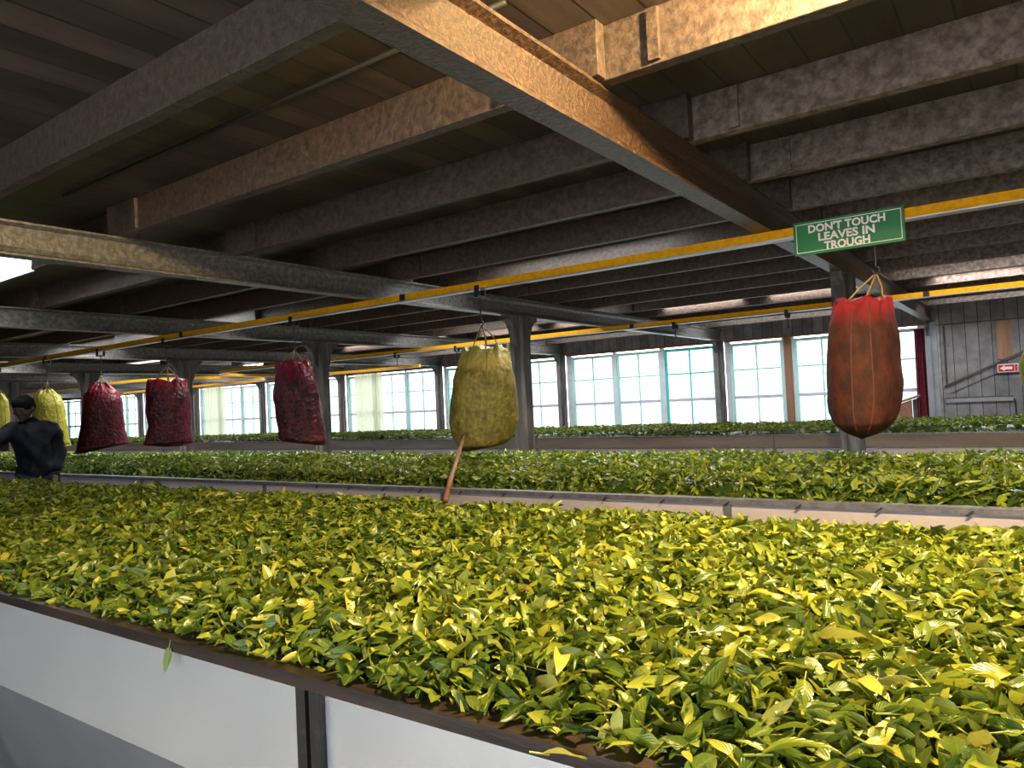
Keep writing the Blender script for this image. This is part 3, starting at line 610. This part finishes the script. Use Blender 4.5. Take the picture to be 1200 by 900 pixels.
# ------------------------------------------------------------------ the three withering troughs
def trough(y0, y1, x0, x1, label, upright_x, kind):
    RIM = .925 if kind == 'near' else .90
    t = thing('withering_trough', label, 'trough', ((x0+x1)/2, y0, 0), 'withering troughs')
    us = sorted(upright_x); xs = [x0]+us+[x1]
    if kind == 'near':
        for a, b in zip(xs[:-1], xs[1:]):
            MB().box(a+.036, b-.036, y0+.012, y0+.016, .62, RIM-.028).build('side_panel', M['sheet'], t)
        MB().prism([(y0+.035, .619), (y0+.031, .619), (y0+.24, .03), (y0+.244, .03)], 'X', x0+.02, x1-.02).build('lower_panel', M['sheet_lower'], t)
        for u in us:
            MB().box(u-.035, u-.006, y0-.004, y0+.03, .05, RIM-.028).box(u+.006, u+.035, y0-.004, y0+.03, .05, RIM-.028).box(u-.0055, u+.0055, y0+.012, y0+.03, .05, RIM-.028).build('upright', M['black_steel'], t)
        MB().box(x0, x1, y0-.002, y0+.085, RIM-.004, RIM).box(x0, x1, y0-.006, y0-.002, RIM-.027, RIM).build('rim', M['rim'], t)
        for j in range(17):
            x = us[-1]-1.6+j*.088
            MB().loft([[(x+r*math.cos(a), y0+yy, zz+r*math.sin(a)) for a in np.linspace(0, 2*PI, 10, False)] for r, yy in ((.009, .0119), (.008, .0085), (.003, .006))] if (zz := .665+.012*math.sin(j*2.3)) else []).build('rivet', M['rail_steel'], t, smooth=True)
    elif kind == 'middle':
        for a, b in zip(xs[:-1], xs[1:]): MB().box(a+.021, b-.021, y0+.01, y0+.014, .15, RIM-.029).build('side_panel', M['sheet_far'], t)
        for u in us: MB().box(u-.02, u+.02, y0+.002, y0+.03, .05, RIM-.029).build('upright', M['rim_steel'], t)
        MB().box(x0, x1, y0-.004, y0+.07, RIM-.028, RIM).build('rim', M['rim_steel'], t)
        for j in range(14):
            x = .1-j*.36; MB().prism([(x,RIM-.012),(x+.012,RIM-.012),(x-.014,RIM-.036),(x-.026,RIM-.036)], 'Y', y0-.012, y0-.0045).build('clip', M['black_steel'], t)
    else:
        MB().box(x0, x1, y0+.03, y0+.04, .1, RIM-.165).build('side_panel', M['sheet_far'], t)
        for a, b in zip(xs[:-1], xs[1:]): MB().box(a+.003, b-.003, y0, y0+.03, RIM-.155, RIM-.02).build('rail_board', M['wood_grey'], t)
        MB().box(x0, x1, y0-.006, y0+.06, RIM-.0195, RIM).box(x0, x1, y0-.006, y0+.031, RIM-.170, RIM-.1555).build('rim', M['rim_steel'], t)
        for u in us: MB().box(u-.02, u+.02, y0+.0, y0+.029, .05, RIM-.171).build('upright', M['rim_steel'], t)
    MB().box(x0, x1, y1-.02, y1, .1, RIM).build('back_panel', M['sheet_far'], t)
    for xe in (x0, x1): MB().box(xe-.01, xe+.01, y0+.045, y1-.021, .1, RIM-.05).build('end_panel', M['sheet_far'], t)
    MB().box(x0+.02, x1-.02, y0+.09, y1-.03, RIM-.16, RIM-.14).build('mesh_bed', M['black_steel'], t)
    return t
trough(.96, 2.80, -12.0, 1.9, 'nearest leaf trough with bright metal side and dark brown rim', [-1.22-1.95*k for k in range(0, 5)]+[.73], 'near')
trough(3.78, 5.66, -24.0, 1.9, 'middle leaf trough with lilac grey side, the stick leaning on it', [-1.35-1.96*k for k in range(0, 11)]+[.61], 'middle')
trough(9.5, 11.3, -35.0, 1.9, 'farthest leaf trough with brown board side, below the windows', [-2.74-3.6*k for k in range(0, 8)]+[.86], 'far')

T1 = (.995, 2.76, .935, .046, 11)
pr = [bed(-11.9, 1.0, T1[0], T1[1], T1[2], T1[3], 11, .06, .028)]
pr.append(scatter(21000, -1.6, .35, T1[0]-.01, T1[1], T1[2], T1[3], 11, .055, 6, tbias=.09, front=(.975, .928)))
pr.append(scatter(24000, -4.2, -1.6, T1[0], T1[1], T1[2], T1[3], 11, .055, 4, tbias=.03, front=(.975, .928)))
pr.append(scatter(30000, -8.6, -4.2, T1[0], T1[1], T1[2], T1[3], 11, .058, 3, tbias=-.04, front=(.975, .928)))
tag(big_mesh('leaf_heap', pr, M['leaf']), 'thick heap of yellow green tea leaves filling the nearest trough', 'tea leaves', kind='stuff')
pr = [bed(-23.8, 1.0, 3.84, 5.62, .885, .10, 21, .08, .028), scatter(34000, -6.5, .4, 3.84, 5.62, .885, .10, 21, .062, 3, tbias=-.06), scatter(32000, -18, -6.5, 3.84, 5.62, .885, .10, 21, .070, 2, tbias=-.04)]
tag(big_mesh('leaf_heap', pr, M['leaf']), 'long heap of green tea leaves filling the middle trough', 'tea leaves', kind='stuff')
pr = [bed(-34.8, 1.2, 9.57, 11.27, .885, .10, 31, .12, .028), scatter(26000, -12, .8, 9.57, 11.27, .885, .10, 31, .070, 2, tbias=.02), scatter(24000, -32, -12, 9.57, 11.27, .885, .10, 31, .085, 2, tbias=.02)]
tag(big_mesh('leaf_heap', pr, M['leaf']), 'long heap of green tea leaves filling the farthest trough', 'tea leaves', kind='stuff')

# single leaves that show largest, on top of the nearest heap
def leaf_mesh(name, L, Wd, curl, fold, tint, petiole=True):
    z = np.zeros(1); v, f, c = leaf_geometry(np.zeros((1,3)), z, z, z, np.array([L]), np.array([Wd]), np.array([curl]), np.array([fold]), np.array([tint]), 12)
    me = bpy.data.meshes.new(name); vs = v.tolist(); fs = [tuple(q) for q in f.tolist()]; cs = c.tolist()
    if petiole:
        x0 = v[:,0].min(); r = .0014; o = len(vs); zz = v[0][2]
        for xx in (x0-.016, x0+.012):
            for k in range(5): vs.append((xx, r*math.cos(k*1.2566), zz+r*math.sin(k*1.2566))); cs.append((min(1, tint+.15), .0, .5, 1))
        fs += [(o+k, o+(k+1) % 5, o+5+(k+1) % 5, o+5+k) for k in range(5)]
    me.from_pydata(vs, [], fs); a = me.attributes.new('tint', 'FLOAT_COLOR', 'POINT'); a.data.foreach_set('color', np.array(cs, np.float32).ravel()); me.shade_smooth(); me.materials.append(M['leaf']); return me
KINDS = [('deep green', .25), ('mid green', .48), ('fresh green', .66), ('yellow green', .82), ('pale yellow', .95)]
MESH = [[leaf_mesh('tea_leaf', L, L*w, c, fo, tint) for (L, w, c, fo) in ((.075,.40,.5,.3), (.062,.46,-.3,.25), (.088,.36,.8,.4), (.068,.42,1.2,.5))] for _, tint in KINDS]
def place_leaf(x, y, z, yaw, pitch, roll, kind, var, label, group=None, scale=1.):
    o = bpy.data.objects.new('tea_leaf', MESH[kind][var]); COL.objects.link(o); o.location = (x, y, z); o.rotation_euler = (roll, pitch, yaw); o.scale = (scale,)*3
    return tag(o, label, 'leaf', group)
place_leaf(-.400, 1.06, .992, 2.75, .10, .35, 2, 2, 'big fresh green leaf with its pale back turned up, near the rim', scale=1.15)
place_leaf(-.275, 1.00, .985, .35, -.1, -.25, 2, 2, 'largest fresh green leaf lying at the very bottom of the heap', scale=1.35)
place_leaf(-.600, .935, .925, .75, .25, -.5, 4, 0, 'pale yellow leaf curling over the dark rim, low in the heap', scale=1.1)
place_leaf(-.118, 1.42, 1.005, 1.9, -.35, .75, 0, 1, 'round deep green leaf standing on edge on the heap', scale=1.1)
place_leaf(-1.71, .944, .885, -1.2, 1.25, .0, 1, 1, 'lone green leaf hanging down over the metal side of the trough', scale=.95)
place_leaf(-.02, 1.30, 1.0, .5, -.45, .15, 1, 2, 'long green leaf with a stalk reaching over its neighbours', scale=1.2)
GRP = 'single tea leaves on top of the nearest heap'
placed = 0
NM = ['%s tea leaf lying loose on top of the nearest heap', '%s tea leaf curled on top of the nearest heap']
while placed < 290:
    x = .12-1.75*random.random()**1.3; y = 1.0+.95*random.random()**1.5
    if (.58*-x+.814*y) < .7: continue
    k = random.choices(range(5), (2, 3, 4, 4, 2))[0]; v = random.randrange(4)
    z = float(heap_height(np.array(x), np.array(y), T1[0], T1[1], T1[2], T1[3], 11))+.012+.012*random.random()
    place_leaf(x, y, z, random.uniform(0, 6.28), random.gauss(0, .35), random.gauss(0, .45), k, v, NM[1 if v == 3 else 0] % KINDS[k][0], '%s %s leaves on the nearest heap' % (KINDS[k][0], 'curled' if v == 3 else 'loose'), random.uniform(.75, 1.15))
    placed += 1

# ------------------------------------------------------------------ the man at the trough
def skin_mesh(name, verts, edges, radii, sub=2):
    me = bpy.data.meshes.new(name); me.from_pydata(verts, edges, []); o = bpy.data.objects.new(name, me); COL.objects.link(o)
    md = o.modifiers.new('s', 'SKIN'); md.use_smooth_shade = True
    for i, r in enumerate(radii):
        sv = me.skin_vertices[0].data[i]; sv.radius = r if isinstance(r, tuple) else (r, r); sv.use_root = (i == 0)
    if sub: o.modifiers.new('u', 'SUBSURF').levels = sub
    dg = bpy.context.evaluated_depsgraph_get(); dg.update(); m2 = bpy.data.meshes.new_from_object(o.evaluated_get(dg))
    bpy.data.objects.remove(o); return m2
def ellipsoid(bm, c, r, rot=None, seg=20):
    mt = Matrix.Translation(c) @ (rot or Matrix.Identity(4)) @ Matrix.Diagonal((*r, 1)); bmesh.ops.create_uvsphere(bm, u_segments=seg, v_segments=seg//2+4, radius=1, matrix=mt)
def fuse(name, meshes, m, parent, voxel=.012, extra=None, smooth_it=4, bumpy=0.):
    bm = bmesh.new()
    for me in meshes: bm.from_mesh(me)
    if extra: extra(bm)
    me = bpy.data.meshes.new(name); bm.to_mesh(me); bm.free(); o = bpy.data.objects.new(name, me); COL.objects.link(o)
    r = o.modifiers.new('r', 'REMESH'); r.mode = 'VOXEL'; r.voxel_size = voxel
    sm = o.modifiers.new('m', 'SMOOTH'); sm.iterations = smooth_it; sm.factor = .5
    dg = bpy.context.evaluated_depsgraph_get(); dg.update(); m2 = bpy.data.meshes.new_from_object(o.evaluated_get(dg)); bpy.data.objects.remove(o)
    if bumpy:
        for v in m2.vertices:
            c = v.co; v.co = c+v.normal*bumpy*(math.sin(c.z*34+c.x*19+2*math.sin(c.x*11))+.7*math.sin(c.z*21-c.x*37+c.y*15))
    m2.materials.clear(); m2.materials.append(m); m2.shade_smooth(); m2.name = name
    o = bpy.data.objects.new(name, m2); COL.objects.link(o); o.parent = parent; return o
PX, PY = -8.20, 3.23
man = thing('person', 'man in a navy jacket with head bowed, working beside the middle trough', 'person', (PX, PY, 0), rotz=math.atan2(-PX, PY))
sk_v = [(.02,0,.96), (.01,-.01,1.16), (0,-.03,1.34), (-.03,-.06,1.47), (-.055,-.085,1.56),
        (-.17,-.06,1.43), (-.40,-.14,1.28), (-.60,-.26,1.13), (.155,-.01,1.42), (.195,.02,1.16), (.165,-.13,.96),
        (-.08,0,.90), (-.10,-.01,.50), (-.11,.02,.08), (-.11,-.10,.04), (.12,0,.90), (.13,-.01,.50), (.14,.02,.08), (.14,-.10,.04)]
sk_e = [(0,1),(1,2),(2,3),(3,4),(2,5),(5,6),(6,7),(2,8),(8,9),(9,10),(0,11),(11,12),(12,13),(13,14),(0,15),(15,16),(16,17),(17,18)]
sk_r = [(.15,.11),(.135,.10),(.155,.105),(.07,.07),(.056,.056),(.065,.065),(.047,.047),(.03,.03),(.065,.065),(.047,.047),(.03,.03),(.09,.09),(.06,.06),(.042,.042),(.038,.03),(.09,.09),(.06,.06),(.042,.042),(.038,.03)]
body_m = skin_mesh('body', sk_v, sk_e, sk_r)
def hand(wrist, d, up, side):
    """palm, four unequal fingers and a thumb, half curled"""
    w = Vector(wrist); d = Vector(d).normalized(); u = Vector(up); u = (u-d*u.dot(d)).normalized(); s = d.cross(u)*side
    vs = [w, w+d*.045, w+d*.08]; es = [(0,1),(1,2)]; rs = [(.024,.024),(.032,.018),(.034,.015)]
    for off, ln in ((-.03,.062),(-.010,.075),(.011,.070),(.030,.054)):
        b = len(vs); p = w+d*.075+s*off; vs += [p+d*ln*.4-u*.006, p+d*ln*.72-u*.024, p+d*ln*.86-u*.046]; es += [(2,b),(b,b+1),(b+1,b+2)]; rs += [(.0095,.0095),(.0085,.0085),(.007,.007)]
    b = len(vs); vs += [w+d*.03-s*.036-u*.008, w+d*.058-s*.054-u*.02, w+d*.082-s*.054-u*.032]; es += [(1,b),(b,b+1),(b+1,b+2)]; rs += [(.013,.013),(.011,.011),(.008,.008)]
    return skin_mesh('hand', [tuple(v) for v in vs], es, rs)
HC = Vector((-.085, -.125, 1.635)); HR = Matrix.Rotation(-.5, 4, 'Z') @ Matrix.Rotation(.42, 4, 'X')
def hp(x, y, z): return HC+(HR @ Vector((x, y, z)))
def head(bm):
    ellipsoid(bm, HC, (.078, .098, .105), HR); ellipsoid(bm, hp(0,-.028,-.055), (.058,.062,.065), HR)
    ellipsoid(bm, hp(0,-.104,-.012), (.014,.020,.026), HR); ellipsoid(bm, hp(0,-.106,-.026), (.020,.014,.012), HR)
    ellipsoid(bm, hp(0,-.085,.022), (.055,.016,.012), HR); ellipsoid(bm, hp(0,-.088,-.060), (.026,.012,.007), HR); ellipsoid(bm, hp(0,-.083,-.073), (.022,.012,.007), HR); ellipsoid(bm, hp(0,-.072,-.100), (.026,.020,.018), HR)
    for s in (-1, 1):
        ellipsoid(bm, hp(s*.080,.008,-.008), (.010,.020,.030), HR); ellipsoid(bm, hp(s*.046,-.070,-.025), (.022,.018,.018), HR); ellipsoid(bm, hp(s*.031,-.086,.004), (.013,.009,.008), HR)
fuse('body', [body_m, hand(sk_v[7], (-.75,-.45,-.35), (0,0,1), 1), hand(sk_v[10], (-.1,-.6,-.7), (0,-.6,.6), -1)], M['skin'], man, .007, head, 2)
def hairf(bm):
    ellipsoid(bm, hp(0,.014,.034), (.090,.104,.092), HR); ellipsoid(bm, hp(0,.050,-.015), (.080,.066,.070), HR); ellipsoid(bm, hp(0,-.055,.080), (.066,.045,.034), HR)
fuse('hair', [], M['hair'], man, .008, hairf, 2, .003)
jv = [(.02,.0,.84), (.01,-.01,1.14), (0,-.03,1.33), (-.02,-.055,1.455), (-.18,-.06,1.425), (-.40,-.14,1.275), (-.565,-.24,1.155), (.165,-.01,1.415), (.205,.02,1.16), (.17,-.10,.985)]
je = [(0,1),(1,2),(2,3),(2,4),(4,5),(5,6),(2,7),(7,8),(8,9)]
jr = [(.205,.145),(.18,.135),(.185,.135),(.088,.088),(.092,.092),(.072,.072),(.055,.055),(.092,.092),(.074,.074),(.055,.055)]
def coll(bm):
    ellipsoid(bm, (-.04,-.055,1.485), (.10,.095,.045), Matrix.Rotation(.3, 4, 'X')); ellipsoid(bm, (.12,-.02,1.475), (.085,.07,.028), Matrix.Rotation(.35, 4, 'Y')); ellipsoid(bm, (0,-.02,1.40), (.21,.11,.085)); ellipsoid(bm, (.02,-.01,1.0), (.195,.13,.14)); ellipsoid(bm, (.02,-.005,.86), (.20,.135,.12))
fuse('jacket', [skin_mesh('jacket', jv, je, jr)], M['jacket'], man, .010, coll, 2, .007)
tv = [sk_v[0], sk_v[11], sk_v[12], (-.11,.02,.12), sk_v[15], sk_v[16], (.14,.02,.12)]
fuse('trousers', [skin_mesh('trousers', tv, [(0,1),(1,2),(2,3),(0,4),(4,5),(5,6)], [(.165,.125),(.105,.105),(.08,.08),(.07,.07),(.105,.105),(.08,.08),(.07,.07)])], M['trousers'], man, .012)
